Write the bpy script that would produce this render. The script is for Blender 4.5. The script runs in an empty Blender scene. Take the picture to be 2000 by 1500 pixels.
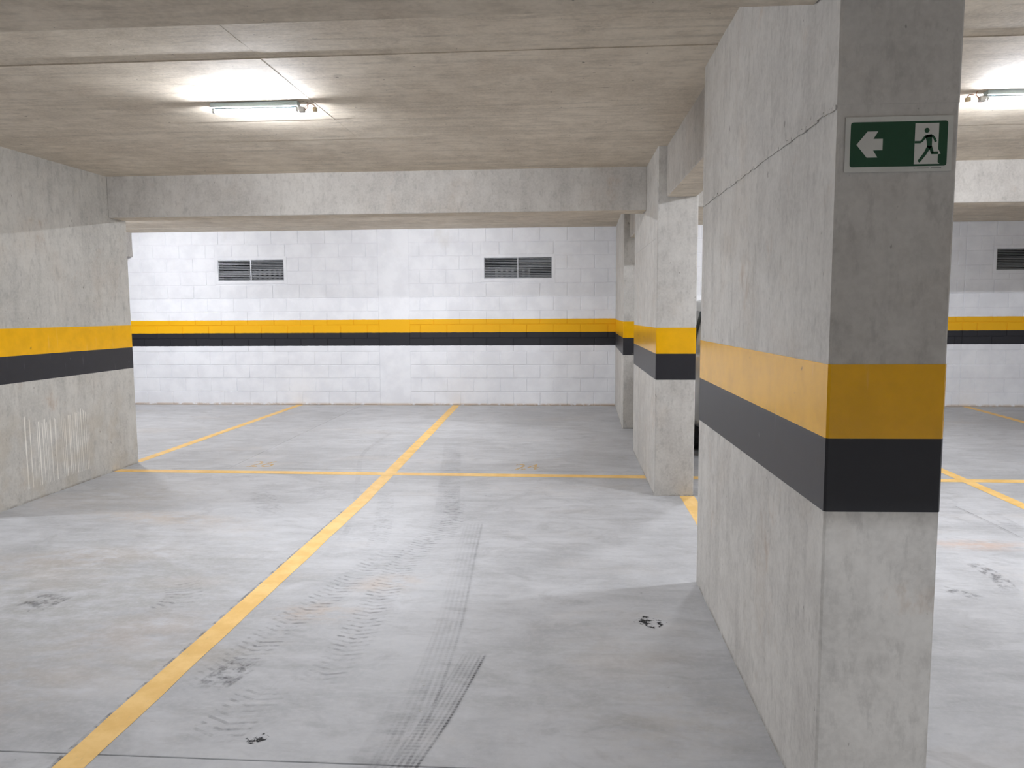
import bpy, bmesh, math, random
from mathutils import Matrix, Vector
from mathutils.geometry import tessellate_polygon
random.seed(7)
scn = bpy.context.scene
COL = scn.collection

# ------------------------------------------------------------------ camera
F_PX, PITCH, YAW, ROLL, CAM_H = 1491.74, -0.09821, 0.07135, -0.00609, 1.4586
cy, sy, cp, sp = math.cos(YAW), math.sin(YAW), math.cos(PITCH), math.sin(PITCH)
fw = Vector((-sy*cp, cy*cp, sp)); rt = Vector((cy, sy, 0)); up = rt.cross(fw)
cr, sr = math.cos(ROLL), math.sin(ROLL)
r_, u_ = rt*cr + up*sr, up*cr - rt*sr
cam = bpy.data.cameras.new('camera'); cam.sensor_width = 36; cam.sensor_fit = 'HORIZONTAL'
cam.lens = F_PX/2000*36; cam.clip_start = .05; cam.clip_end = 100
co = bpy.data.objects.new('camera', cam); COL.objects.link(co)
M = Matrix.Identity(4)
for i in range(3):
    M[i][0], M[i][1], M[i][2] = r_[i], u_[i], -fw[i]
M[2][3] = CAM_H
co.matrix_world = M
scn.camera = co

# ------------------------------------------------------------------ world / exposure
w = bpy.data.worlds.new('world'); scn.world = w; w.use_nodes = True
w.node_tree.nodes['Background'].inputs[0].default_value = (1, 1, 1, 1)
w.node_tree.nodes['Background'].inputs[1].default_value = 0.0     # closed underground room
vs = scn.view_settings
vs.view_transform = 'Standard'; vs.look = 'None'; vs.gamma = 1; vs.use_curve_mapping = False
vs.exposure = 0.0
LAMP = 1330.0                                                       # tube radiance
LAMP_COLOUR = (0.93, 0.962, 1.04)

# ------------------------------------------------------------------ dimensions (metres)
YW = 11.476           # back wall face
ZC = 2.66             # ceiling
ZY, ZB, Z0 = 1.307, 1.109, .909     # top of yellow, yellow/black, bottom of black
XMIN, XMAX, YMIN = -9.6, 11.2, -8.0
ZBM = 2.296           # beam soffit
YB0, YB1 = 6.73, 7.0  # far cross beam
NB0, NB1 = 2.01, 2.28 # near cross beam

# ------------------------------------------------------------------ node helper
class NT:
    def __init__(s, name):
        s.m = bpy.data.materials.new(name); s.m.use_nodes = True
        s.t = s.m.node_tree; s.b = s.t.nodes['Principled BSDF']; s.out = s.t.nodes['Material Output']
    def n(s, typ, **kw):
        x = s.t.nodes.new(typ)
        for k, v in kw.items(): setattr(x, k, v)
        return x
    def link(s, a, b): s.t.links.new(a, b)
    def setin(s, sock, v):
        if isinstance(v, bpy.types.NodeSocket): s.link(v, sock)
        elif v is not None: sock.default_value = v
    def pos(s):
        return s.n('ShaderNodeNewGeometry').outputs['Position']
    def uv(s):
        return s.n('ShaderNodeTexCoord').outputs['UV']
    def sep(s, v):
        x = s.n('ShaderNodeSeparateXYZ'); s.link(v, x.inputs[0]); return x.outputs
    def scale(s, v, sc, loc=(0, 0, 0)):
        x = s.n('ShaderNodeMapping'); s.link(v, x.inputs[0])
        x.inputs['Scale'].default_value = sc; x.inputs['Location'].default_value = loc
        return x.outputs[0]
    def noise(s, v, sc, det=4, rough=.55, dist=0):
        x = s.n('ShaderNodeTexNoise'); s.link(v, x.inputs['Vector'])
        x.inputs['Scale'].default_value = sc; x.inputs['Detail'].default_value = det
        x.inputs['Roughness'].default_value = rough; x.inputs['Distortion'].default_value = dist
        return x.outputs[0]
    def voro(s, v, sc):
        x = s.n('ShaderNodeTexVoronoi'); s.link(v, x.inputs['Vector']); x.inputs['Scale'].default_value = sc
        return x.outputs['Distance']
    def mth(s, op, a, b=None, c=None, clamp=False):
        x = s.n('ShaderNodeMath', operation=op, use_clamp=clamp)
        for i, v in enumerate((a, b, c)):
            if v is not None: s.setin(x.inputs[i], v)
        return x.outputs[0]
    def rng(s, v, a, b, c=0., d=1., smooth=True):
        x = s.n('ShaderNodeMapRange', interpolation_type='SMOOTHSTEP' if smooth else 'LINEAR')
        s.link(v, x.inputs[0])
        for i, q in enumerate((a, b, c, d)): x.inputs[i+1].default_value = q
        return x.outputs[0]
    def mix(s, f, a, b, mode='MIX'):
        x = s.n('ShaderNodeMix', data_type='RGBA', blend_type=mode)
        s.setin(x.inputs[0], f)
        for i, v in ((6, a), (7, b)):
            if isinstance(v, tuple): v = (*v, 1) if len(v) == 3 else v
            s.setin(x.inputs[i], v)
        return x.outputs[2]
    def bump(s, h, strength=.2, dist=.01, nrm=None):
        x = s.n('ShaderNodeBump'); s.link(h, x.inputs['Height'])
        x.inputs['Strength'].default_value = strength; x.inputs['Distance'].default_value = dist
        if nrm is not None: s.link(nrm, x.inputs['Normal'])
        s.link(x.outputs[0], s.b.inputs['Normal']); return x.outputs[0]
    def col(s, v):
        if isinstance(v, tuple): v = (*v, 1)
        s.setin(s.b.inputs['Base Color'], v)
    def rough(s, v): s.setin(s.b.inputs['Roughness'], v)
    def spec(s, v): s.setin(s.b.inputs['Specular IOR Level'], v)
    def alpha(s, v): s.setin(s.b.inputs['Alpha'], v)

def plain(name, col, rough=.5, metal=0., spec=.5, noise=.06):
    t = NT(name)
    nz = t.noise(t.pos(), 14, 4)
    t.col(t.mix(t.rng(nz, .3, .7), tuple(c*(1-noise) for c in col), tuple(min(1, c*(1+noise)) for c in col)))
    t.rough(rough); t.b.inputs['Metallic'].default_value = metal; t.spec(spec)
    return t.m

YEL = (.88, .455, .002)
BLK = (.021, .021, .026)

def concrete(name, lo, hi, streak=(9, 9, .7), streak_amt=.35, warm=.25, pits=.6, dark=(.16, .145, .125), drips=False, patches=.4, grain=(1, 1, .45), rust=.35, dash=False):
    t = NT(name); p = t.pos(); z = t.sep(p)[2]
    big = t.noise(p, 1.3, 5, .6, .3)
    med = t.noise(t.scale(p, (1, 1, 1), (3, 7, 1)), 7, 8, .65)
    st = t.noise(t.scale(p, streak), 1.0, 6, .6)
    fine = t.noise(p, 55, 3, .6)
    v = t.mth('ADD', t.mth('MULTIPLY', big, .5), t.mth('MULTIPLY', med, .5))
    c = t.mix(t.rng(v, .36, .64), lo, hi)
    c = t.mix(t.mth('MULTIPLY', t.rng(st, .48, .75), streak_amt), c, tuple(q*.66 for q in lo))
    c = t.mix(t.mth('MULTIPLY', t.rng(t.noise(t.scale(p, (1, 1, .8), (9, 2, 5)), 2.4, 5, .6), .52, .75), warm), c, (.47, .38, .29))
    c = t.mix(t.mth('MULTIPLY', t.rng(t.noise(t.scale(p, (1, 1, .6), (1, 22, 5)), 4.5, 7, .7), .58, .72), patches), c, tuple(q*.62 for q in lo))
    c = t.mix(t.mth('MULTIPLY', t.rng(fine, .35, .65), .25), c, tuple(min(1, q*1.15) for q in hi))
    mot = t.noise(t.scale(p, grain, (6, 3, 2)), 26, 5, .65)
    c = t.mix(t.mth('MULTIPLY', t.rng(mot, .50, .70), .38), c, tuple(q*.66 for q in lo))
    ru = t.mth('MULTIPLY', t.rng(t.noise(t.scale(p, (1, 1, 1), (31, 2, 7)), 3.1, 5, .65), .60, .74), t.rng(mot, .35, .6))
    c = t.mix(t.mth('MULTIPLY', ru, rust), c, (.42, .27, .16))
    if dash:
        ds = t.rng(t.noise(t.scale(p, (3.2, 42, 3), (2, 5, 0)), 1.0, 4, .6), .665, .70)
        ds = t.mth('MULTIPLY', ds, t.rng(t.noise(p, 3, 3), .45, .6))
        c = t.mix(t.mth('MULTIPLY', ds, .6), c, (.15, .125, .10))
    # small blow holes
    pt = t.rng(t.noise(t.scale(p, (1, 1, .55)), 30, 3, .5), .71, .76)
    c = t.mix(t.mth('MULTIPLY', pt, pits), c, dark)
    # grime where it meets the floor
    gz = t.mth('MULTIPLY', t.rng(z, .0, .025, 1, 0), t.rng(med, .4, .55))
    c = t.mix(t.mth('MULTIPLY', gz, .6), c, (.14, .12, .10))
    if drips:
        xs = t.sep(p)
        ln = t.noise(t.scale(p, (0, 58, .25)), 1.0, 2, .5)
        wob = t.noise(t.scale(p, (0, 9, 0)), 1.0, 2, .5)
        top = t.mth('ADD', .38, t.mth('MULTIPLY', wob, .45))
        m = t.mth('MULTIPLY', t.rng(ln, .53, .58), t.mth('LESS_THAN', xs[2], top))
        m = t.mth('MULTIPLY', m, t.mth('MULTIPLY', t.rng(xs[1], 5.42, 5.5), t.rng(xs[1], 6.2, 6.35, 1, 0)))
        m = t.mth('MULTIPLY', m, t.mth('GREATER_THAN', xs[2], .1))
        c = t.mix(t.mth('MULTIPLY', m, .8), c, (.85, .82, .75))
        sm = t.mth('MULTIPLY', t.rng(t.noise(p, 5, 5), .45, .65), t.rng(xs[2], .45, .9, 1, 0))
        c = t.mix(t.mth('MULTIPLY', sm, .35), c, (.44, .38, .29))
    t.col(c); t.rough(.82); t.spec(.25)
    h = t.mth('ADD', t.mth('MULTIPLY', fine, .35), t.mth('ADD', t.mth('MULTIPLY', med, .5), t.mth('MULTIPLY', pt, -1.)))
    t.bump(h, .22, .006)
    return t.m

M_COL = concrete('column_concrete', (.49, .472, .442), (.62, .60, .563))
M_COLL = concrete('side_column_concrete', (.445, .43, .395), (.57, .55, .505), drips=True)
M_BEAM = concrete('beam_concrete', (.44, .415, .38), (.57, .545, .505), streak=(7, 7, .6), pits=.5)
M_CEIL = concrete('ceiling_concrete', (.52, .455, .365), (.71, .635, .525), streak=(.8, 16, 1), streak_amt=.5, warm=.3, pits=.75, patches=.5, grain=(.22, 1, 1), rust=.12, dash=True)

SPOTS = [(-2.9, 4.2, .8, .3, .25, (.51, .38, .27), .45), (-2.85, 5.1, .9, .25, -.15, (.47, .36, .25), .45), (-1.95, 3.25, .5, .35, .3, (.49, .38, .31), .42),
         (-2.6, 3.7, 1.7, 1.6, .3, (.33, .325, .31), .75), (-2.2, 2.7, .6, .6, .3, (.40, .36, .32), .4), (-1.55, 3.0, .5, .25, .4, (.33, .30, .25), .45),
         (2.5, 4.75, .5, .16, 0, (.55, .37, .27), .6), (.4, 2.6, .5, .4, .5, (.46, .42, .36), .35), (-.95, 3.9, .3, .2, .4, (.52, .40, .30), .5),
         (-1.2, 3.5, .35, .18, 0, (.50, .38, .28), .5), (.1, 3.0, .9, .6, .3, (.36, .36, .35), .45), (-3.5, 5.7, 1.1, .8, .2, (.38, .36, .33), .55)]
def floor_mat():
    t = NT('floor_concrete'); p = t.pos(); x, y, z = t.sep(p)
    big = t.noise(p, .55, 5, .6, .5)
    med = t.noise(t.scale(p, (1.0, 1.7, 1), (4, 2, 0)), 2.2, 7, .65, .6)
    sw = t.noise(t.scale(p, (1.3, 1.9, 1)), 2.4, 6, .6, 1.2)
    fine = t.noise(p, 38, 4, .65)
    v = t.mth('ADD', t.mth('MULTIPLY', big, .45), t.mth('MULTIPLY', med, .55))
    c = t.mix(t.rng(v, .36, .64), (.385, .39, .40), (.535, .54, .555))
    c = t.mix(t.mth('MULTIPLY', t.rng(sw, .50, .68), .45), c, (.32, .32, .325))
    mp = t.n('ShaderNodeMapping'); t.link(p, mp.inputs[0]); mp.inputs['Rotation'].default_value = (0, 0, .45); mp.inputs['Scale'].default_value = (1.1, 5.5, 1)
    tr = t.noise(mp.outputs[0], 2.6, 6, .65, .4)
    c = t.mix(t.mth('MULTIPLY', t.rng(tr, .52, .66), .30), c, (.33, .33, .33))
    c = t.mix(t.mth('MULTIPLY', t.rng(tr, .48, .36), .14), c, (.66, .66, .67))
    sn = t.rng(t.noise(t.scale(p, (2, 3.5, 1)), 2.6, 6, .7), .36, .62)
    for ex, ey, rx, ry, rot, cc, am in SPOTS:      # dried dirt and rusty dust; the broad grey one also paints left floor dimmer
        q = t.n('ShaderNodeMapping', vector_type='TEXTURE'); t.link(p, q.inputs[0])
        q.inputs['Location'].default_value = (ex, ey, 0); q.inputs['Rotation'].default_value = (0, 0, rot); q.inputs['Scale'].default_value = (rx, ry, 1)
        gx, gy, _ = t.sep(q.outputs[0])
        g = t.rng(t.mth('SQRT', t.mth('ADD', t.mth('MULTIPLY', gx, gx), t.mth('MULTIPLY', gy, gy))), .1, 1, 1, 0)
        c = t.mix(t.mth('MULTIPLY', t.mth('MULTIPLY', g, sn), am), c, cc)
    c = t.mix(t.mth('MULTIPLY', t.rng(t.noise(t.scale(p, (.8, 1.6, 1), (2, 8, 0)), 1.1, 5, .6), .54, .72), .22), c, (.52, .45, .38))
    c = t.mix(t.mth('MULTIPLY', t.rng(fine, .4, .7), .18), c, (.62, .62, .62))
    sc = t.rng(t.noise(t.scale(p, (2.5, 6, 1), (0, 3, 0)), 3.2, 5, .7), .62, .7)
    c = t.mix(t.mth('MULTIPLY', sc, .22), c, (.27, .27, .275))
    pt = t.rng(t.noise(p, 17, 4, .55), .735, .76)
    c = t.mix(t.mth('MULTIPLY', pt, .55), c, (.13, .13, .13))
    # peach dust along the foot of the back wall
    dz = t.mth('MULTIPLY', t.rng(y, 11.33, 11.46), t.rng(t.noise(p, 9, 4), .35, .6))
    c = t.mix(t.mth('MULTIPLY', dz, .5), c, (.6, .46, .31))
    t.col(c); t.rough(t.rng(med, .3, .7, .48, .62)); t.spec(.35)
    t.bump(t.mth('ADD', t.mth('MULTIPLY', med, .6), t.mth('MULTIPLY', fine, .25)), .08, .006)
    return t.m
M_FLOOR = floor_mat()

def wall_mat():
    t = NT('painted_blockwork'); p = t.pos(); x, y, z = t.sep(p)
    nz = t.noise(p, 3.5, 5, .6); fine = t.noise(p, 60, 3, .6)
    c = t.mix(t.rng(nz, .35, .65), (.80, .805, .83), (.87, .875, .895))
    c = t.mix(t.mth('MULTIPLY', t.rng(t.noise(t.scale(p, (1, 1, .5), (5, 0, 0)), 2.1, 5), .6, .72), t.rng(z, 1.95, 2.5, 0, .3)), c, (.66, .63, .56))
    wob = t.mth('MULTIPLY', t.mth('SUBTRACT', t.noise(p, 16, 3), .5), .008)
    zz = t.mth('ADD', z, wob)
    my = t.mth('MULTIPLY', t.mth('GREATER_THAN', zz, ZB), t.mth('LESS_THAN', zz, ZY))
    mb = t.mth('MULTIPLY', t.mth('GREATER_THAN', zz, Z0), t.mth('LESS_THAN', zz, ZB))
    c = t.mix(my, c, YEL); c = t.mix(mb, c, BLK)
    ft = t.mth('MULTIPLY', t.rng(z, .008, .045, 1, 0), t.rng(t.noise(p, 11, 4), .33, .5))
    c = t.mix(t.mth('MULTIPLY', ft, .65), c, (.52, .37, .23))
    t.col(c)
    band = t.mth('ADD', my, mb)
    t.rough(t.mth('SUBTRACT', .65, t.mth('MULTIPLY', band, .15))); t.spec(.3)
    t.bump(t.mth('ADD', t.mth('MULTIPLY', fine, .5), t.mth('MULTIPLY', nz, .3)), .12, .004)
    return t.m
M_WALL = wall_mat()

def band_mat(name, col, rough, speck):
    t = NT(name); p = t.pos()
    nz = t.noise(p, 8, 5, .6); st = t.noise(t.scale(p, (14, 14, 1.5)), 1, 4)
    c = t.mix(t.rng(nz, .3, .7), tuple(q*.93 for q in col), tuple(min(1, q*1.05) for q in col))
    sp = t.rng(t.noise(t.scale(p, (1, 1, .7)), 22, 3, .5), .725, .75)
    c = t.mix(t.mth('MULTIPLY', sp, .7), c, speck)
    sc = t.rng(t.noise(t.scale(p, (22, 22, 3), (3, 1, 0)), 1, 4), .66, .74)
    c = t.mix(t.mth('MULTIPLY', sc, .25), c, tuple(min(1, q+.12) for q in col))
    t.col(c); t.rough(rough); t.spec(.38)
    t.bump(t.mth('ADD', t.mth('MULTIPLY', t.noise(p, 40, 3), .4), nz), .05, .004)
    return t.m
M_YB = band_mat('yellow_gloss_paint', YEL, .2, (.30, .17, .02))
M_BB = band_mat('black_paint', BLK, .38, (.09, .09, .09))

def line_mat(name, worn=0.0):
    t = NT(name); p = t.pos()
    nz = t.noise(p, 6, 6, .65); fine = t.noise(p, 45, 3)
    c = t.mix(t.rng(nz, .35, .65), (.80, .50, .15), (.90, .60, .22))
    c = t.mix(t.mth('MULTIPLY', t.rng(t.noise(t.scale(p, (3, 1, 1)), 9, 6, .7), .6, .72), .35), c, (.45, .35, .2))
    t.col(c); t.rough(.55); t.spec(.4)
    a = t.rng(t.noise(p, 30, 5, .65), .2+worn, .3+worn)
    if worn: a = t.mth('MULTIPLY', a, .7)
    t.alpha(a)
    return t.m
M_LINE = line_mat('road_line_paint'); M_STENCIL = line_mat('worn_stencil_paint', .22)

def mark_mat(name, style, col=(.10, .10, .105), amt=.5, fade=.22):
    t = NT(name); u, v, _ = t.sep(t.uv()); p = t.pos(); u = t.mth('SUBTRACT', 1., u)
    e = t.n('ShaderNodeUVMap', uv_map='Ends'); te = t.sep(e.outputs[0])[0]
    ends = t.mth('MULTIPLY', t.rng(te, 0, fade), t.rng(te, 1-fade, 1, 1, 0))
    cen = t.mth('ABSOLUTE', t.mth('SUBTRACT', u, .5))
    edge = t.rng(cen, .40, .5, 1, 0)
    nz = t.rng(t.noise(p, 6, 5, .65), .33, .66)
    fine = t.rng(t.noise(p, 60, 3, .6), .35, .65)
    if style in ('rib', 'skid'):
        ribs = t.rng(t.mth('SINE', t.mth('MULTIPLY', u, 38.)), -.4, .5, .3, 1)
        tick = t.rng(t.mth('SINE', t.mth('MULTIPLY', t.mth('ADD', v, t.mth('MULTIPLY', u, .02)), 330.)), -.5, .6, .5, 1)
        outer = t.rng(u, .62, .9, .45, 1.5 if style == 'skid' else 1.)
        a = t.mth('MULTIPLY', t.mth('MULTIPLY', ribs, tick), outer)
        a = t.mth('MULTIPLY', a, t.mth('ADD', .35, t.mth('MULTIPLY', nz, .65)))
    elif style == 'chevron':
        tick = t.rng(t.mth('SINE', t.mth('MULTIPLY', t.mth('ADD', v, t.mth('MULTIPLY', cen, .07)), 150.)), .1, .7)
        gate = t.rng(t.noise(t.scale(p, (1, 1, 1), (2, 2, 0)), 22, 3, .6), .36, .66)
        a = t.mth('MULTIPLY', t.mth('MULTIPLY', tick, gate), t.mth('ADD', .25, t.mth('MULTIPLY', nz, .75)))
    elif style == 'band':
        tick = t.rng(t.mth('SINE', t.mth('MULTIPLY', v, 110.)), -.6, .7, .5, 1)
        a = t.mth('MULTIPLY', t.mth('MULTIPLY', tick, nz), t.mth('ADD', .5, t.mth('MULTIPLY', fine, .5)))
    elif style == 'blot':
        a = t.rng(t.noise(p, 26, 5, .7), .5, .56)
    else:   # smudge
        a = t.mth('MULTIPLY', t.rng(t.noise(t.scale(p, (1, 1, 1)), 18, 5, .65), .42, .6), t.mth('ADD', .4, t.mth('MULTIPLY', fine, .6)))
    t.col(col); t.rough(.7); t.spec(.2)
    t.alpha(t.mth('MULTIPLY', t.mth('MULTIPLY', t.mth('MULTIPLY', a, edge), ends), amt, clamp=True))
    return t.m

# ------------------------------------------------------------------ object helpers
def link(o, parent=None):
    COL.objects.link(o)
    if parent is not None: o.parent = parent
    return o
def mesh_obj(name, me, mat, parent=None):
    o = bpy.data.objects.new(name, me)
    if mat is not None and not me.materials: me.materials.append(mat)
    return link(o, parent)
def bm_obj(name, bm, mat, parent=None, smooth=False):
    me = bpy.data.meshes.new(name)
    bmesh.ops.recalc_face_normals(bm, faces=bm.faces)
    if smooth:
        for f in bm.faces: f.smooth = True
    bm.to_mesh(me); bm.free()
    return mesh_obj(name, me, mat, parent)
def empty(name, loc=(0, 0, 0), rz=0):
    o = bpy.data.objects.new(name, None); o.empty_display_size = .1
    o.location = loc; o.rotation_euler = (0, 0, rz); return link(o)
def tag(o, label=None, cat=None, group=None, kind=None):
    if label: o['label'] = label
    if cat: o['category'] = cat
    if group: o['group'] = group
    if kind: o['kind'] = kind
    return o
def add_prism(bm, quad, z0, z1, bevel=0):
    """quad: 4 (x,y); z0,z1: number or list of 4."""
    a = z0 if isinstance(z0, (list, tuple)) else [z0]*4
    b = z1 if isinstance(z1, (list, tuple)) else [z1]*4
    lo = [bm.verts.new((q[0], q[1], h)) for q, h in zip(quad, a)]
    hi = [bm.verts.new((q[0], q[1], h)) for q, h in zip(quad, b)]
    fs = [bm.faces.new(lo[::-1]), bm.faces.new(hi)]
    for i in range(4):
        j = (i+1) % 4
        fs.append(bm.faces.new((lo[i], lo[j], hi[j], hi[i])))
    if bevel:
        es = list({e for f in fs for e in f.edges})
        bmesh.ops.bevel(bm, geom=es, offset=bevel, segments=1, affect='EDGES', profile=.5)
def add_box(bm, x0, x1, y0, y1, z0, z1, bevel=0):
    add_prism(bm, [(x0, y0), (x1, y0), (x1, y1), (x0, y1)], z0, z1, bevel)
def box(name, x0, x1, y0, y1, z0, z1, mat, parent=None, bevel=0):
    bm = bmesh.new(); add_box(bm, x0, x1, y0, y1, z0, z1, bevel)
    return bm_obj(name, bm, mat, parent)
def add_cyl(bm, a, b, r, n=12, r2=None):
    a, b = Vector(a), Vector(b); d = (b-a).normalized()
    s = d.orthogonal().normalized(); t = d.cross(s); r2 = r if r2 is None else r2
    A = [bm.verts.new(a+(s*math.cos(k*2*math.pi/n)+t*math.sin(k*2*math.pi/n))*r) for k in range(n)]
    B = [bm.verts.new(b+(s*math.cos(k*2*math.pi/n)+t*math.sin(k*2*math.pi/n))*r2) for k in range(n)]
    bm.faces.new(A[::-1]); bm.faces.new(B)
    for k in range(n): bm.faces.new((A[k], A[(k+1) % n], B[(k+1) % n], B[k]))
def add_tube(bm, pts, r, n=6):
    rings = []
    for i, p in enumerate(pts):
        p = Vector(p); d = (Vector(pts[min(i+1, len(pts)-1)])-Vector(pts[max(i-1, 0)])).normalized()
        s = d.cross(Vector((0, .3, 1))).normalized(); t = d.cross(s)
        rings.append([bm.verts.new(p+(s*math.cos(k*2*math.pi/n)+t*math.sin(k*2*math.pi/n))*r) for k in range(n)])
    for A, B in zip(rings, rings[1:]):
        for k in range(n): bm.faces.new((A[k], A[(k+1) % n], B[(k+1) % n], B[k]))
    bm.faces.new(rings[0]); bm.faces.new(rings[-1][::-1])

# ------------------------------------------------------------------ floor
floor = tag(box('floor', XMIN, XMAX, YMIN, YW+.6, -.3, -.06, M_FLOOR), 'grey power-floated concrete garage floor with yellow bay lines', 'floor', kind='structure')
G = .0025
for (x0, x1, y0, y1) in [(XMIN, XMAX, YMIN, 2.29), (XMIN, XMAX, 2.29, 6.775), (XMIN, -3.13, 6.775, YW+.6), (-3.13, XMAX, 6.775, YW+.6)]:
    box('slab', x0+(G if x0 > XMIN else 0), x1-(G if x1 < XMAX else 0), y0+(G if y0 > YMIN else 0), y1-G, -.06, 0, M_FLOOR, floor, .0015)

def ribbon(name, pts, width, mat, z=.0006, parent=floor, step=.1, label=None):
    """flat strip on the floor along a smoothed polyline, UV u across, v along in metres"""
    P = [Vector((p[0], p[1])) for p in pts]; W = [p[2] if len(p) > 2 else width for p in pts]
    Q, WW = [], []
    for i in range(len(P)-1):
        p0, p1, p2, p3 = P[max(i-1, 0)], P[i], P[i+1], P[min(i+2, len(P)-1)]
        n = max(1, int((p2-p1).length/step))
        for k in range(n):
            t = k/n
            Q.append(.5*((2*p1)+(p2-p0)*t+(2*p0-5*p1+4*p2-p3)*t*t+(3*p1-p0-3*p2+p3)*t**3)); WW.append(W[i]+(W[i+1]-W[i])*t)
    Q.append(P[-1]); WW.append(W[-1])
    bm = bmesh.new(); uvl = bm.loops.layers.uv.new('UVMap'); uve = bm.loops.layers.uv.new('Ends'); v = 0; rows = []
    for i, q in enumerate(Q):
        d = (Q[min(i+1, len(Q)-1)]-Q[max(i-1, 0)]).normalized(); nrm = Vector((d.y, -d.x))
        if i: v += (q-Q[i-1]).length
        l, r = q-nrm*WW[i]/2, q+nrm*WW[i]/2
        rows.append((bm.verts.new((l.x, l.y, z)), bm.verts.new((r.x, r.y, z)), v))
    for (a, b, v0), (c, d, v1) in zip(rows, rows[1:]):
        f = bm.faces.new((a, b, d, c))
        for lp, uv in zip(f.loops, ((0, v0), (1, v0), (1, v1), (0, v1))): lp[uvl].uv = uv
    for f in bm.faces:
        for lp in f.loops: lp[uve].uv = (lp[uvl].uv[1]/max(v, 1e-6), 0)
    me = bpy.data.meshes.new(name); bm.normal_update(); bm.to_mesh(me); bm.free()
    o = mesh_obj(name, me, mat, parent)
    if label: o['label'] = label
    return o
def line(x0, y0, x1, y1, wd, label, z=.0009):
    n = 24; pts = []
    for i in range(n+1):
        t = i/n; pts.append((x0+(x1-x0)*t+random.uniform(-.0015, .0015), y0+(y1-y0)*t+random.uniform(-.0015, .0015), wd+random.uniform(-.004, .004)))
    return ribbon('bay_line', pts, wd, M_LINE, z, floor, .5, label)
line(-1.60, 1.7, -1.56, 5.69, .108, 'yellow bay line running from the camera to the back wall', .0012)
line(-1.56, 5.69, -1.672, YW-.01, .108, 'yellow bay line running on to the back wall', .0012)
line(-4.16, 7.02, -4.11, YW-.01, .10, 'yellow bay line behind the left column')
line(-4.12, 6.64, .685, 6.575, .115, 'yellow line across the bays between the left and right columns')
line(.985, 6.56, XMAX, 6.50, .115, 'yellow line across the bays right of the columns')
line(.935, 4.02, .935, 5.905, .11, 'yellow bay line between two right-hand columns')
line(.935, 7.84, .935, 9.24, .11, 'yellow bay line between the rear right-hand columns')
line(3.315, 1.7, 3.36, YW-.01, .10, 'yellow bay line right of the sign column', .0012)
line(5.62, 7.0, 5.80, YW-.01, .10, 'yellow bay line near the right-hand vent', .0012)
line(-6.5, 6.64, -4.43, 6.66, .115, 'yellow line across the bay behind the left column')

MKE = mark_mat('line_edge_dirt', 'smudge', (.10, .085, .07), .5, .02)
ribbon('line_edge_dirt', [(-1.656, 2.0), (-1.639, 3.6), (-1.619, 5.4)], .022, MKE, .0006)
def stencil(txt, x, y, wdt, hgt):
    cu = bpy.data.curves.new('bay_number', 'FONT'); cu.body = txt; cu.size = 1
    ob = bpy.data.objects.new('bay_number', cu); COL.objects.link(ob)
    dg = bpy.context.evaluated_depsgraph_get(); me = bpy.data.meshes.new_from_object(ob.evaluated_get(dg))
    COL.objects.unlink(ob); bpy.data.objects.remove(ob)
    xs = [v.co.x for v in me.vertices]; ys = [v.co.y for v in me.vertices]
    for v in me.vertices:
        v.co = ((v.co.x-min(xs))/(max(xs)-min(xs))*wdt+x, (v.co.y-min(ys))/(max(ys)-min(ys))*hgt+y, .0008)
    me.materials.clear()
    tag(mesh_obj('bay_number', me, M_STENCIL, floor), 'worn yellow stencilled bay number')
stencil('26', -3.0, 6.85, .235, .26)
stencil('24', -.47, 6.84, .215, .24)

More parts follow.
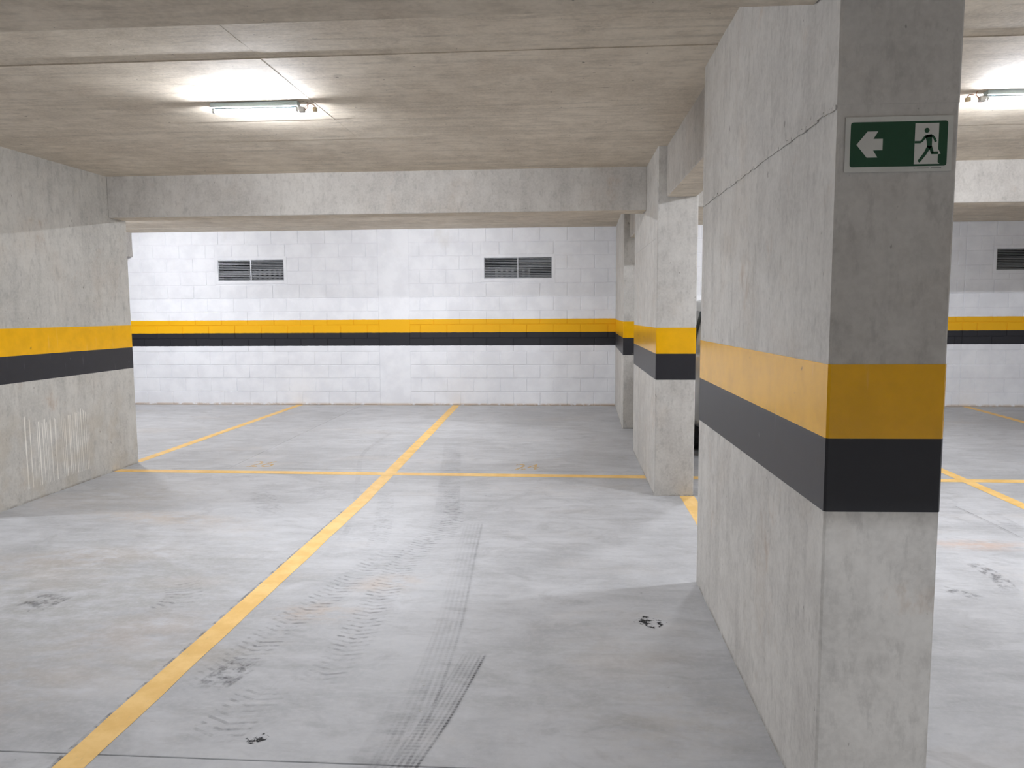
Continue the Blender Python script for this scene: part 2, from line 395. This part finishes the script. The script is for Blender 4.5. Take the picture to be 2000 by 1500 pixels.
MK = {k: mark_mat('rubber_'+k, k, amt=a, fade=f) for k, a, f in (('rib', .28, .015), ('skid', .5, .03), ('chevron', .34, .3), ('band', .2, .3), ('smudge', .45, .35))}
MK['blot'] = mark_mat('black_blot', 'blot', (.02, .02, .022), .95, .1)
MK['faint'] = mark_mat('rubber_faint', 'band', (.16, .16, .165), .16)
MK['scr'] = mark_mat('pale_scratch', 'smudge', (.75, .74, .7), .6)
tm = [('rib', .145, [(-.627, 5.09), (-.60, 4.535), (-.571, 4.0), (-.54, 3.421), (-.535, 3.028), (-.543, 2.585), (-.562, 2.303), (-.6, 1.8)]),
      ('skid', .115, [(-.382, 3.108), (-.425, 2.797), (-.463, 2.555), (-.51, 2.335), (-.6, 1.9)]),
      ('faint', .13, [(-.58, 2.95), (-.60, 2.6), (-.66, 2.1)]),
      ('chevron', .19, [(-.75, 5.3), (-.858, 4.846), (-.931, 4.233), (-.946, 3.684), (-.942, 3.203), (-.966, 2.785), (-.979, 2.4)]),
      ('chevron', .2, [(-.95, 4.75), (-1.08, 4.3), (-1.216, 3.704), (-1.296, 3.408), (-1.36, 3.05), (-1.5, 2.5)]),
      ('band', .2, [(-1.312, 8.706), (-1.045, 6.746), (-.863, 5.354), (-.786, 4.426)]),
      ('chevron', .17, [(-.90, 6.0), (-.80, 5.3), (-.77, 4.6)]),
      ('chevron', .14, [(-1.485, 6.125), (-1.342, 5.474), (-1.212, 4.828), (-1.162, 4.312)]),
      ('faint', .05, [(-2.047, 9.469), (-2.077, 7.71), (-1.825, 6.5), (-1.501, 5.186), (-1.434, 4.393), (-1.522, 3.948)]),
      ('chevron', .2, [(-2.55, 6.0), (-2.3, 5.6), (-2.05, 5.1)]), ('chevron', .18, [(-2.1, 6.2), (-1.95, 5.7)]),
      ('chevron', .2, [(-2.1, 3.9), (-1.95, 3.65), (-2.0, 3.4)]),
      ('smudge', .16, [(-1.31, 3.02), (-1.35, 2.88), (-1.395, 2.72)]),
      ('smudge', .2, [(-2.66, 3.43), (-2.60, 3.68)]), ('chevron', .22, [(-1.15, 2.8), (-1.22, 2.35)]),
      ('skid', .035, [(2.83, 5.72), (2.85, 5.334), (2.854, 4.868), (2.8, 4.3)]), ('smudge', .1, [(2.30, 4.5), (2.32, 4.156), (2.25, 3.9)]),
      ('smudge', .08, [(1.93, 4.02), (2.09, 3.84)]), ('band', .12, [(3.0, 5.6), (2.95, 5.0)])]
for st, wd, pts in tm: ribbon('tyre_mark', pts, wd, MK[st], .0005+.00002*len(pts))
for pts, wd in [([(-1.085, 2.39), (-1.02, 2.435)], .05), ([(.335, 3.51), (.445, 3.43)], .11)]: ribbon('black_blot', pts, wd, MK['blot'], .0007, step=.02)
for pts, wd in [([(-.58, 2.86), (-.545, 2.80)], .012), ([(-.545, 2.67), (-.525, 2.61)], .012), ([(-2.35, 8.29), (-2.21, 8.23)], .05)]: ribbon('pale_scratch', pts, wd, MK['scr'], .0007, step=.02)

# ------------------------------------------------------------------ ceiling
ceiling = tag(box('ceiling', XMIN, XMAX, YMIN, YW+.6, ZC+.06, ZC+.3, M_CEIL), 'board-marked raw concrete ceiling slab', 'ceiling', kind='structure')
random.seed(3)
def cpanel(x0, x1, y0, y1, dz):
    box('formwork_panel', x0+.0004, x1-.0004, y0+.0006, y1-.0006, ZC-dz, ZC+.06, M_CEIL, ceiling)
xs = [XMIN, -7.0, -4.4, -1.46, .75, 3.1, 5.6, 8.1, XMAX]
rows = [(YMIN, -4.5), (-4.5, -1.0), (-1.0, NB0), (NB0, 3.48), (3.48, 3.69), (3.69, 4.86), (4.86, 5.43), (5.43, YB0+.1), (YB0+.1, 8.3), (8.3, 9.6), (9.6, 10.9), (10.9, YW+.6)]
for yi, (y0, y1) in enumerate(rows):
    rz = random.choice((0, .0015, .003))
    for x0, x1 in zip(xs, xs[1:]):
        dz = rz+random.choice((0, .0006))
        if yi == 5: dz = .006 if x1 <= -1.4 else .0048
        if yi == 4: dz = 0
        if yi == 6: dz = .0025
        cpanel(x0, x1, y0, y1, dz)

# ------------------------------------------------------------------ walls
wall = tag(empty('wall_back', (0, YW, 0)), 'white painted concrete block back wall with yellow and black stripes', 'wall', kind='structure')
def wchild(o):
    o.parent = wall; o.matrix_parent_inverse = Matrix.Translation((0, -YW, 0)); return o
VENTS = [(-5.33, -4.295, 1.905, 2.228), (-1.23, -.215, 1.908, 2.222), (6.12, 7.15, 1.965, 2.272)]
PX0, PX1 = -2.84, -2.37                        # smooth rendered pier flush in the wall
JO = .010
bm = bmesh.new()                                # mortar backing, holed for the vents
xcuts = sorted({XMIN, XMAX, *[v for q in VENTS for v in q[:2]]})
for x0, x1 in zip(xcuts, xcuts[1:]):
    v = [q for q in VENTS if abs(q[0]-x0) < 1e-6]
    if v:
        add_box(bm, x0, x1, YW+.007, YW+.19, 0, v[0][2]); add_box(bm, x0, x1, YW+.007, YW+.19, v[0][3], ZC+.05)
    else: add_box(bm, x0, x1, YW+.007, YW+.19, 0, ZC+.05)
wchild(bm_obj('mortar', bm, M_WALL))
wchild(box('rendered_pier', PX0, PX1, YW-.0005, YW+.02, 0, ZC+.02, M_WALL, bevel=.003))
cache = {}
def block(x0, x1, z0, z1, stuffbm=None):
    if x1-x0 < .02 or z1-z0 < .02: return
    if stuffbm is not None:
        add_box(stuffbm, x0, x1, YW, YW+.02, z0, z1, .003); return
    k = (round(x1-x0, 3), round(z1-z0, 3))
    if k not in cache:
        b = bmesh.new(); add_box(b, -k[0]/2, k[0]/2, 0, .02, -k[1]/2, k[1]/2, .003)
        me = bpy.data.meshes.new('block'); bmesh.ops.recalc_face_normals(b, faces=b.faces); b.to_mesh(me); b.free(); cache[k] = me
    o = mesh_obj('block', cache[k], M_WALL)
    o.location = ((x0+x1)/2, YW + random.uniform(-.0012, .0012), (z0+z1)/2); wchild(o)
rest = bmesh.new()
CZ = .2045
SUR = .045                                       # rendered margin round each vent
for c in range(13):
    z0, z1 = c*CZ+JO/2, min((c+1)*CZ-JO/2, ZC+.02)
    for (xa, xb, org, pitch, stuff) in [(-7.0, PX0, -6.555, .4155, False), (PX1, .75, -2.005, .4038, False), (.75, 5.7, .75, .404, True), (5.7, 7.4, 5.7, .41, False),
                                        (XMIN, -7.0, -7.0, .41, True), (7.4, XMAX, 7.4, .41, True)]:
        off = 0 if c % 2 == 0 else .5*pitch
        k = math.floor((xa-org-off)/pitch)
        while org+off+k*pitch < xb:
            a = max(org+off+k*pitch+JO/2, xa+(JO/2 if xa != PX1 else 0)); b = min(org+off+(k+1)*pitch-JO/2, xb-JO/2); k += 1
            cut = [q for q in VENTS if a < q[1]+SUR and b > q[0]-SUR and z0 < q[3]+SUR and z1 > q[2]-SUR]
            tgt = rest if stuff else None
            if not cut: block(a, b, z0, z1, tgt); continue
            q = cut[0]; L, R, B, T = q[0]-SUR, q[1]+SUR, q[2]-SUR, q[3]+SUR
            if a < L: block(a, L, z0, z1, tgt)
            if b > R: block(R, b, z0, z1, tgt)
            m0, m1 = max(a, L), min(b, R)
            if z0 < B: block(m0, m1, z0, B, tgt)
            if z1 > T: block(m0, m1, T, z1, tgt)
wchild(tag(bm_obj('block_courses', rest, M_WALL), kind='stuff'))
for q in VENTS:
    bm = bmesh.new(); L, R, B, T = q[0]-SUR, q[1]+SUR, q[2]-SUR, q[3]+SUR
    add_box(bm, L, R, YW-.003, YW+.02, B, q[2]); add_box(bm, L, R, YW-.003, YW+.02, q[3], T)
    add_box(bm, L, q[0], YW-.003, YW+.02, q[2], q[3]); add_box(bm, q[1], R, YW-.003, YW+.02, q[2], q[3])
    wchild(bm_obj('vent_surround', bm, M_WALL))

for nm, a in dict(wall_left=(XMIN-.2, XMIN, YMIN, YW+.6), wall_right=(XMAX, XMAX+.2, YMIN, YW+.6), wall_front=(XMIN-.2, XMAX+.2, YMIN-.2, YMIN)).items():
    lab = {'wall_left': 'white painted garage wall at the far left', 'wall_right': 'white painted garage wall at the far right', 'wall_front': 'raw concrete garage wall behind the camera'}[nm]
    tag(box(nm, *a, -.06, ZC+.06, M_COL if nm == 'wall_front' else M_WALL), lab, 'wall', kind='structure')

# ------------------------------------------------------------------ beams
def beam(x0, x1, y0, y1, z0, label):
    o = box('concrete_beam', x0, x1, y0, y1, z0, ZC+.03, M_BEAM, None, .006)
    o.data.materials.append(M_CEIL)                 # board-marked soffit
    for f in o.data.polygons:
        if f.normal.z < -.9: f.material_index = 1
    return tag(o, label, 'beam', kind='structure')
fb = beam(-4.123, .687, YB0, YB1, ZBM, 'raw concrete cross beam between the left column and the second right column')
for xx, wd, m in ((-1.98, .02, M_BEAM), (-1.665, .035, M_BEAM), (-3.62, .006, M_BEAM)):
    o = box('form_seam', xx-wd/2, xx+wd/2, YB0-.002, YB0+.01, ZBM+.005, ZC-.004, m, fb)
beam(.985, XMAX, YB0, YB1, ZBM+.02, 'raw concrete cross beam right of the sign column')
beam(XMIN, -4.42, YB0, YB1, ZBM, 'raw concrete cross beam behind the left column')
beam(XMIN, .693, NB0, NB1, ZBM, 'raw concrete cross beam overhead nearest the camera')
beam(.993, XMAX, NB0, NB1, ZBM, 'raw concrete cross beam overhead right of the sign column')
beam(.750, .975, 4.018, 5.909, 2.288, 'raw concrete beam linking the sign column to the second column')
beam(.750, .975, 7.83, 9.25, 2.288, 'raw concrete beam linking the second and third right columns')
beam(.755, .98, -2.44, NB0+.058, 2.288, 'raw concrete beam running back from the sign column behind the camera')
beam(XMIN, XMAX, -2.7, -2.44, ZBM, 'raw concrete cross beam over the aisle behind the camera')
beam(-6.97, -6.672, YB1, YW, 2.29, 'raw concrete beam end on the back wall beside the left column')

# ------------------------------------------------------------------ columns
def vbev(bm, w=.006):
    es = [e for e in bm.edges if abs(e.verts[0].co.z-e.verts[1].co.z) > .12]
    bmesh.ops.bevel(bm, geom=es, offset=w, segments=1, affect='EDGES', profile=.5)
def column(quad, zj, label, mat, dz=((0, 0, 0),)*4, top=ZC+.03):
    """quad: front-left, front-right, back-right, back-left; dz: per-corner offsets of (yellow top, joint, black bottom)"""
    cx, cyy = sum(q[0] for q in quad)/4, sum(q[1] for q in quad)/4
    root = tag(empty('concrete_column', (cx, cyy, 0)), label, 'column', kind='structure')
    def loc(e):
        out = []
        for q in quad: out.append((q[0]-cx+math.copysign(e, q[0]-cx), q[1]-cyy+math.copysign(e, q[1]-cyy)))
        return out
    bm = bmesh.new(); add_prism(bm, loc(0), 0, zj); vbev(bm); bm_obj('shaft', bm, mat, root)
    bm = bmesh.new(); add_prism(bm, loc(.0015), zj, top); vbev(bm); bm_obj('upper_shaft', bm, mat, root)
    for nm, m, i0, i1, b in (('yellow_band', M_YB, 1, 0, (ZB, ZY)), ('black_band', M_BB, 2, 1, (Z0, ZB))):
        bm = bmesh.new()
        add_prism(bm, loc(.0012), [b[0]+d[i0] for d in dz], [b[1]+d[i1] for d in dz], 0)
        vbev(bm)
        bm_obj(nm, bm, m, root)
    return root
N3 = (0, 0, 0)
near_col = column([(.693, 2.068), (.993, 2.068), (.993, 4.018), (.693, 4.018)], 1.972, 'nearest concrete column carrying the green exit sign', M_COL,
       ((0, 0, .001), (0, .001, .003), N3, (-.016, -.013, -.032)))
bm = bmesh.new()                                   # slurry ridge along the formwork joint on the left face
yy = [2.075+i*(4.01-2.075)/40 for i in range(41)]
for a, b in zip(yy, yy[1:]):
    h, d, o_ = random.uniform(.007, .013), random.uniform(.0018, .0042), random.uniform(-.003, .003)
    add_box(bm, .6915-.843-d, .692-.843, a-3.043, b-3.043, 1.972+o_-h/2, 1.972+o_+h/2)
bm_obj('form_ridge', bm, M_COL, near_col)
column([(.685, 5.909), (.985, 5.909), (.985, 7.832), (.685, 7.832)], 1.989, 'second concrete column back from the camera on the right', M_COL,
       (N3, N3, N3, (-.018, -.007, -.012)))
column([(.680, 9.25), (.98, 9.25), (1.03, YW), (.73, YW)], 1.989, 'third concrete column standing against the back wall', M_COL,
       ((-.008, -.006, -.013), (-.008, -.006, -.013), (-.014, -.014, -.01), (-.014, -.014, -.01)))
column([(-4.423, 5.0), (-4.123, 5.0), (-4.123, 7.003), (-4.423, 7.003)], 2.0, 'long concrete column at the left edge with dried white drips', M_COLL,
       (N3, (.03, .024, .019), (.018, .0075, .011), N3))

# ------------------------------------------------------------------ vents
M_SLAT = plain('grey_vent_metal', (.5, .51, .53), .45, .2)
M_DUCT = plain('dark_duct', (.03, .03, .033), .8)
M_LAT = plain('pale_block_screen', (.55, .55, .58), .7)
def vent(q, label, lattice=None):
    x0, x1, z0, z1 = q; xm, zm = (x0+x1)/2, z0
    root = tag(empty('wall_vent', (xm, YW, zm)), label, 'vent')
    W, H = (x1-x0)/2, z1-z0
    bm = bmesh.new(); f = .009
    add_box(bm, -W, W, .004, .05, 0, f); add_box(bm, -W, W, .004, .05, H-f, H)
    add_box(bm, -W, -W+f, .004, .05, f, H-f); add_box(bm, W-f, W, .004, .05, f, H-f)
    bm_obj('frame', bm, M_SLAT, root)
    box('mullion', -.008, .008, .003, .05, f, H-f, M_SLAT, root)
    n = 12; me = None
    for side in (-1, 1):
        for i in range(n):
            if me is None:
                bm = bmesh.new(); wv = W-f-.008
                # slat: thin blade sloping down towards the room
                add_prism(bm, [(-wv/2, 0), (wv/2, 0), (wv/2, .034), (-wv/2, .034)], [-.0075, -.0075, .0065, .0065], [-.0050, -.0050, .0090, .0090])
                me = bpy.data.meshes.new('slat'); bmesh.ops.recalc_face_normals(bm, faces=bm.faces); bm.to_mesh(me); bm.free()
            o = mesh_obj('slat', me, M_SLAT, root)
            o.location = (side*(.008+(W-f-.008)/2), .008, f+(i+.55)*(H-2*f)/n)
            o.rotation_euler = (random.uniform(-.12, .12), 0, 0)
    bm = bmesh.new()          # duct behind, open to the room
    add_box(bm, -W, W, .5, .52, 0, H); add_box(bm, -W, W, .05, .5, -.012, 0); add_box(bm, -W, W, .05, .5, H, H+.012)
    add_box(bm, -W-.012, -W, .05, .5, 0, H); add_box(bm, W, W+.012, .05, .5, 0, H)
    bm_obj('duct', bm, M_DUCT, root)
    if lattice:
        a, b, h = lattice; bm = bmesh.new(); k = int((b-a)/.072)
        for i in range(k+1):
            xx = a+(b-a)*i/k; add_box(bm, xx-.017, xx+.017, .075, .1, .004, h)
        for j in range(4):
            zz = h*(j+.5)/4; add_box(bm, a, b, .08, .095, zz-.008, zz+.008)
        bm_obj('block_screen', bm, M_LAT, root)
    return root
vent(VENTS[0], 'grey louvred wall vent nearest the left column', (-.05, .5, .17))
vent(VENTS[1], 'grey louvred wall vent nearest the third right column', (-.33, .16, .15))
vent(VENTS[2], 'dark louvred wall vent at the right edge of the picture')

# ------------------------------------------------------------------ exit sign on the near column
M_SW = plain('sign_white', (.62, .62, .58), .45); M_SG = plain('sign_green', (.004, .058, .024), .4); M_SK = plain('sign_print_grey', (.25, .25, .25), .6)
SX, SZ, SWD, SHT = .8445, 1.8705, .265, .138
sign = tag(empty('exit_sign', (SX, 2.066, SZ)), 'green and white exit sign with left arrow and running figure', 'sign')
def poly(name, pts, y, mat, th=.0008, parent=sign):
    bm = bmesh.new()
    a = [bm.verts.new((p[0], y, p[1])) for p in pts]; b = [bm.verts.new((p[0], y-th, p[1])) for p in pts]
    n = len(pts)
    for tri in tessellate_polygon([[Vector((p[0], p[1], 0)) for p in pts]]):
        bm.faces.new([a[k] for k in tri]); bm.faces.new([b[k] for k in reversed(tri)])
    for i in range(n): bm.faces.new((a[i], b[i], b[(i+1) % n], a[(i+1) % n]))
    return bm_obj(name, bm, mat, parent)
def rrect(w, h, r, n=4):
    out = []
    for cx, cz, a0 in ((w-r, h-r, 0), (-w+r, h-r, 90), (-w+r, -h+r, 180), (w-r, -h+r, 270)):
        for k in range(n+1):
            a = math.radians(a0+90*k/n); out.append((cx+r*math.cos(a), cz+r*math.sin(a)))
    return out
def S(u, v): return ((u-.5)*SWD, (.5-v)*SHT)          # 0..1 over the plate, v down
poly('plate', rrect(SWD/2, SHT/2, .002), 0, M_SW, .003)
poly('green_panel', rrect(SWD*.452, SHT*.405, .006), -.003, M_SG, .0006)
Yf = -.0036
poly('arrow', [S(*q) for q in [(.105, .50), (.205, .265), (.305, .265), (.262, .40), (.350, .40), (.350, .605), (.262, .605), (.305, .735), (.205, .735)]], Yf, M_SW, .0005)
poly('doorway', [S(*q) for q in [(.648, .135), (.868, .135), (.868, .60), (.893, .69), (.868, .70), (.868, .84), (.886, .87), (.648, .87)]], Yf, M_SW, .0005)
def limb(bm, pts, wd, y, th=.0005):
    P = [Vector(S(*q)) for q in pts]; L = []; R = []
    for i, p in enumerate(P):
        d = (P[min(i+1, len(P)-1)]-P[max(i-1, 0)]).normalized(); n = Vector((-d.y, d.x)); ww = wd[i] if isinstance(wd, (list, tuple)) else wd
        L.append(p+n*ww/2); R.append(p-n*ww/2)
    for i in range(len(P)-1):
        q = [L[i], L[i+1], R[i+1], R[i]]
        a = [bm.verts.new((v.x, y, v.y)) for v in q]; b = [bm.verts.new((v.x, y-th, v.y)) for v in q]
        bm.faces.new(a); bm.faces.new(b[::-1])
        for k in range(4): bm.faces.new((a[k], b[k], b[(k+1) % 4], a[(k+1) % 4]))
bm = bmesh.new(); yf = Yf-.0005
hc = S(.757, .265); hv = [(hc[0]+.0062*math.cos(k*math.pi/8), hc[1]+.0062*math.sin(k*math.pi/8)) for k in range(16)]
a = [bm.verts.new((p[0], yf, p[1])) for p in hv]; b = [bm.verts.new((p[0], yf-.0005, p[1])) for p in hv]
bm.faces.new(a); bm.faces.new(b[::-1])
for k in range(16): bm.faces.new((a[k], b[k], b[(k+1) % 16], a[(k+1) % 16]))
limb(bm, [(.772, .345), (.782, .45), (.786, .575)], [.017, .0135, .0115], yf)
limb(bm, [(.775, .365), (.742, .385), (.715, .455), (.70, .475), (.648, .475)], .0058, yf)
limb(bm, [(.775, .365), (.815, .375), (.832, .42), (.843, .475)], .0058, yf)
limb(bm, [(.783, .555), (.745, .69), (.69, .83)], [.0098, .0078, .007], yf)
limb(bm, [(.79, .55), (.806, .62), (.815, .675)], [.0098, .0078, .007], yf)
limb(bm, [(.806, .672), (.868, .672)], .0068, yf)
bm_obj('running_figure', bm, M_SG, sign)
bm = bmesh.new()                                     # hair-fine print along the lower rim, too small to read
for u0, u1 in ((.65, .665), (.678, .79), (.812, .905)):
    p, q = S(u0, .935), S(u1, .95); add_box(bm, p[0], q[0], -.0034, -.003, q[1], p[1])
bm_obj('fine_print', bm, M_SK, sign)

# ------------------------------------------------------------------ lamps
M_HOUS = plain('lamp_housing_white', (.62, .74, .74), .45)
M_CAP = plain('lamp_cap_white', (.72, .72, .7), .5); M_WIRE = plain('brown_wire', (.30, .13, .06), .6); M_JUNC = plain('cream_connector', (.75, .62, .42), .5)
t = NT('led_tube')
em = t.n('ShaderNodeEmission'); em.inputs[0].default_value = (*LAMP_COLOUR, 1); em.inputs[1].default_value = LAMP
t.link(em.outputs[0], t.out.inputs[0]); M_TUBE = t.m
def lamp():
    """60 cm batten, origin at the ceiling above its middle"""
    root = empty('tube_lamp')
    bm = bmesh.new()
    sec = [(-.028, 0), (.028, 0), (.028, -.026), (-.028, -.026)]
    A = [bm.verts.new((-.30, y, z)) for y, z in sec]; B = [bm.verts.new((.215, y, z)) for y, z in sec]
    bm.faces.new(A); bm.faces.new(B[::-1])
    for i in range(4): bm.faces.new((A[i], A[(i+1) % 4], B[(i+1) % 4], B[i]))
    bm_obj('batten', bm, M_HOUS, root)
    def arc(a0, a1, n, r0, x0, x1, nm, m):          # strip of a tube wall between two angles (0 = +y, -90 = down)
        bm = bmesh.new(); ring = []
        for k in range(n+1):
            a = math.radians(a0+(a1-a0)*k/n); ring.append([bm.verts.new((x, r0*math.cos(a), -.040+r0*math.sin(a))) for x in (x0, x1)])
        for p, q in zip(ring, ring[1:]): bm.faces.new((p[0], p[1], q[1], q[0]))
        me = bpy.data.meshes.new(nm); bm.normal_update(); bm.to_mesh(me); bm.free(); return mesh_obj(nm, me, m, root)
    arc(-197, 17, 14, .013, -.28, .20, 'led_tube', M_TUBE)
    arc(17, 163, 6, .0128, -.28, .20, 'tube_back', M_CAP)
    for sx in (-1, 1):
        xx = -.295 if sx < 0 else .20
        bm = bmesh.new(); add_cyl(bm, (xx, 0, -.040), (xx+.015, 0, -.040), .0145, 14); add_box(bm, xx, xx+.015, -.012, .012, -.040, -.020, .002)
        bm_obj('end_cap', bm, M_CAP, root)
    bm = bmesh.new(); add_box(bm, .215, .25, -.016, .016, -.058, -.028, .004); bm_obj('plug', bm, M_CAP, root)
    bm = bmesh.new()
    add_tube(bm, [(.245, 0, -.036), (.262, -.006, -.022), (.283, -.008, -.014), (.303, -.004, -.018), (.316, 0, -.034)], .0028)
    add_tube(bm, [(.248, .004, -.046), (.262, .006, -.034), (.27, .006, -.012), (.262, .004, -.001)], .0024)
    bm_obj('wire', bm, M_WIRE, root)
    bm = bmesh.new(); add_box(bm, .298, .322, -.012, .012, -.056, -.032, .003); bm_obj('connector', bm, M_JUNC, root)
    return root
def copy_tree(o, parent=None):
    c = o.copy(); COL.objects.link(c); c.parent = parent
    for ch in list(o.children): copy_tree(ch, c)
    return c
L0 = lamp()
spots = [(-1.755, 4.44, 0, .009, 'lit white tube lamp on the ceiling left of the columns'),
         (2.56, 4.60, math.pi, .003, 'lit white tube lamp on the ceiling right of the sign column'),
         (-2.0, 8.85, 0, .003, 'lit tube lamp in the rear bay behind the cross beam'),
         (2.65, 8.9, 0, .003, 'lit tube lamp in the rear bay right of the columns'),
         (-2.6, -3.78, 0, .003, 'lit tube lamp over the aisle behind the camera at the left'),
         (.1, -3.78, 0, .003, 'added lit tube lamp over the aisle right behind the camera'),  # extra lamp added to brighten the near column's lower front
         (2.5, -3.78, 0, .003, 'lit tube lamp over the aisle behind the camera to the right'),
         (5.4, -3.78, 0, .003, 'added lit tube lamp over the aisle behind the camera at the far right'),  # extends the aisle row, added for more light from behind
         (-6.0, 4.5, 0, .003, 'lit tube lamp beyond the left column'),
         (-6.0, 9.2, 0, .003, 'lit tube lamp in the rear bay beyond the left column'),
         (5.9, 4.6, math.pi, .003, 'lit tube lamp one bay right of the sign column lamp'),
         (8.2, 4.6, math.pi, .003, 'added lit tube lamp two bays right of the sign column lamp')]  # unseen extra lamp, added to lift the right-hand back wall
for i, (x, y, rz, dz, lab) in enumerate(spots):
    o = L0 if i == 0 else copy_tree(L0)
    o.location = (x, y, ZC-dz); o.rotation_euler = (0, 0, rz)
    tag(o, lab, 'lamp', 'tube lamps on the ceiling')

# ------------------------------------------------------------------ car behind the columns
M_PAINT = plain('silver_car_paint', (.50, .51, .50), .28, .35, .6, .02); M_GLASS = plain('car_glass', (.035, .05, .055), .06, 0, .8)
M_BPL = plain('black_plastic', (.015, .015, .016), .5); M_TYRE = plain('tyre_rubber', (.018, .018, .018), .8); M_RIM = plain('alloy', (.45, .45, .46), .35, .8)
M_RED = plain('tail_lamp_red', (.28, .012, .012), .15); M_PLATE = plain('plate_white', (.6, .6, .6), .5)
car = tag(empty('parked_car', (2.08, 9.25, 0)), 'silver hatchback car parked nose-in behind the right-hand columns', 'car')
def loft(name, stations, mat, parent, cap=True):
    """stations: (y, [(x,z)...]) half section bottom->top, mirrored"""
    bm = bmesh.new(); rings = []
    for y, sec in stations:
        pts = [(x, z) for x, z in sec]+[(-x, z) for x, z in reversed(sec)]
        rings.append([bm.verts.new((x, y, z)) for x, z in pts])
    n = len(rings[0])
    for A, B in zip(rings, rings[1:]):
        for k in range(n): bm.faces.new((A[k], A[(k+1) % n], B[(k+1) % n], B[k]))
    if cap: bm.faces.new(rings[0][::-1]); bm.faces.new(rings[-1])
    o = bm_obj(name, bm, mat, parent, True)
    s = o.modifiers.new('smooth', 'SUBSURF'); s.levels = s.render_levels = 2
    return o
# local y: -2.0 tail (towards the camera) ... +2.0 nose
def sec(wb, wm, wt, zb, zm, zt): return [(wb, zb), (wm, zb+.10), (wm+.01, zm), (wt, zt-.05), (wt-.10, zt)]
loft('body', [(-1.98, sec(.66, .74, .70, .30, .62, .90)), (-1.92, sec(.74, .80, .76, .24, .66, 1.02)), (-1.6, sec(.80, .85, .80, .22, .68, 1.06)),
              (-.6, sec(.82, .86, .81, .20, .68, 1.04)), (.6, sec(.82, .86, .81, .20, .68, 1.02)), (1.1, sec(.82, .86, .78, .20, .66, .98)),
              (1.7, sec(.80, .83, .70, .22, .62, .86)), (1.95, sec(.70, .72, .60, .26, .52, .72))], M_PAINT, car)
def csec(w0, w1, z0, z1): return [(w0, z0), (w0-.02, z0+.12), (w1+.03, z1-.10), (w1-.05, z1-.015), (w1-.22, z1)]
loft('cabin', [(-1.88, csec(.76, .70, .95, 1.10)), (-1.72, csec(.79, .66, .95, 1.40)), (-1.5, csec(.80, .64, .95, 1.545)), (-.4, csec(.80, .64, .95, 1.585)),
               (.25, csec(.80, .64, .95, 1.53)), (.75, csec(.80, .66, .95, 1.22)), (1.05, csec(.79, .70, .93, 1.0))], M_PAINT, car)
for sx in (-1, 1):
    for y0, y1, y2, y3 in ((-1.36, -1.22, -.62, -.60), (-.56, -.56, .16, .02)):
        bm = bmesh.new(); q = [(y0, 1.08), (y2, 1.06), (y3, 1.43), (y1, 1.42)]
        def xo(z): return sx*(.815-(z-1.06)*.30)
        a = [bm.verts.new((xo(z), y, z)) for y, z in q]; b = [bm.verts.new((xo(z)-sx*.03, y, z)) for y, z in q]
        bm.faces.new(a); bm.faces.new(b[::-1])
        for k in range(4): bm.faces.new((a[k], b[k], b[(k+1) % 4], a[(k+1) % 4]))
        bm_obj('side_window', bm, M_GLASS, car)
    for yw in (-1.25, 1.25):
        bm = bmesh.new(); add_cyl(bm, (sx*.68, yw, .31), (sx*.868, yw, .31), .31, 28); wo = bm_obj('wheel', bm, M_TYRE, car)
        bm = bmesh.new(); add_cyl(bm, (sx*.86, yw, .31), (sx*.878, yw, .31), .20, 20); rim = bm_obj('rim', bm, M_RIM, wo)
    bm = bmesh.new(); add_box(bm, sx*.885-.09, sx*.885+.09, .42, .52, 1.0, 1.13, .03); bm_obj('side_mirror', bm, M_BPL, car)
    bm = bmesh.new(); add_box(bm, sx*.70-.085, sx*.70+.085, -2.0, -1.80, .80, 1.02, .03); bm_obj('tail_lamp', bm, M_RED, car)
    for yh in (-.5, .35):
        bm = bmesh.new(); add_box(bm, sx*.872-.012, sx*.872+.012, yh-.09, yh+.09, .88, .905, .006); bm_obj('door_handle', bm, M_BPL, car)
bm = bmesh.new(); rows = []
for t_ in (0, .25, .5, .75, 1):                       # curved rear screen
    row = []
    for k in range(9):
        x = (k-4)/4*(.60-.09*t_); bul = .075*(1-((k-4)/4)**2)
        row.append((x, -1.885-bul+.235*t_-.05*math.sin(math.pi*t_), 1.075+.36*t_))
    rows.append(row)
va = [[bm.verts.new(p) for p in r] for r in rows]; vb = [[bm.verts.new((p[0], p[1]+.09, p[2]-.03)) for p in r] for r in rows]
for i_ in range(4):
    for k in range(8):
        bm.faces.new((va[i_][k], va[i_][k+1], va[i_+1][k+1], va[i_+1][k])); bm.faces.new((vb[i_][k], vb[i_+1][k], vb[i_+1][k+1], vb[i_][k+1]))
for k in range(8):
    bm.faces.new((va[0][k], vb[0][k], vb[0][k+1], va[0][k+1])); bm.faces.new((va[4][k], va[4][k+1], vb[4][k+1], vb[4][k]))
for i_ in range(4):
    bm.faces.new((va[i_][0], va[i_+1][0], vb[i_+1][0], vb[i_][0])); bm.faces.new((va[i_][8], vb[i_][8], vb[i_+1][8], va[i_+1][8]))
bm_obj('rear_window', bm, M_GLASS, car, True)
bm = bmesh.new(); add_prism(bm, [(-.62, -2.06), (.62, -2.06), (.83, -1.78), (-.83, -1.78)], .20, .60)
bmesh.ops.bevel(bm, geom=list(bm.edges), offset=.07, segments=4, affect='EDGES', profile=.5); bm_obj('rear_bumper', bm, M_BPL, car, True)
bm = bmesh.new(); add_box(bm, -.72, .72, 1.80, 2.0, .20, .50, .05); bm_obj('front_bumper', bm, M_BPL, car)
box('number_plate', -.20, .20, -2.02, -1.95, .72, .84, M_PLATE, car, .004)
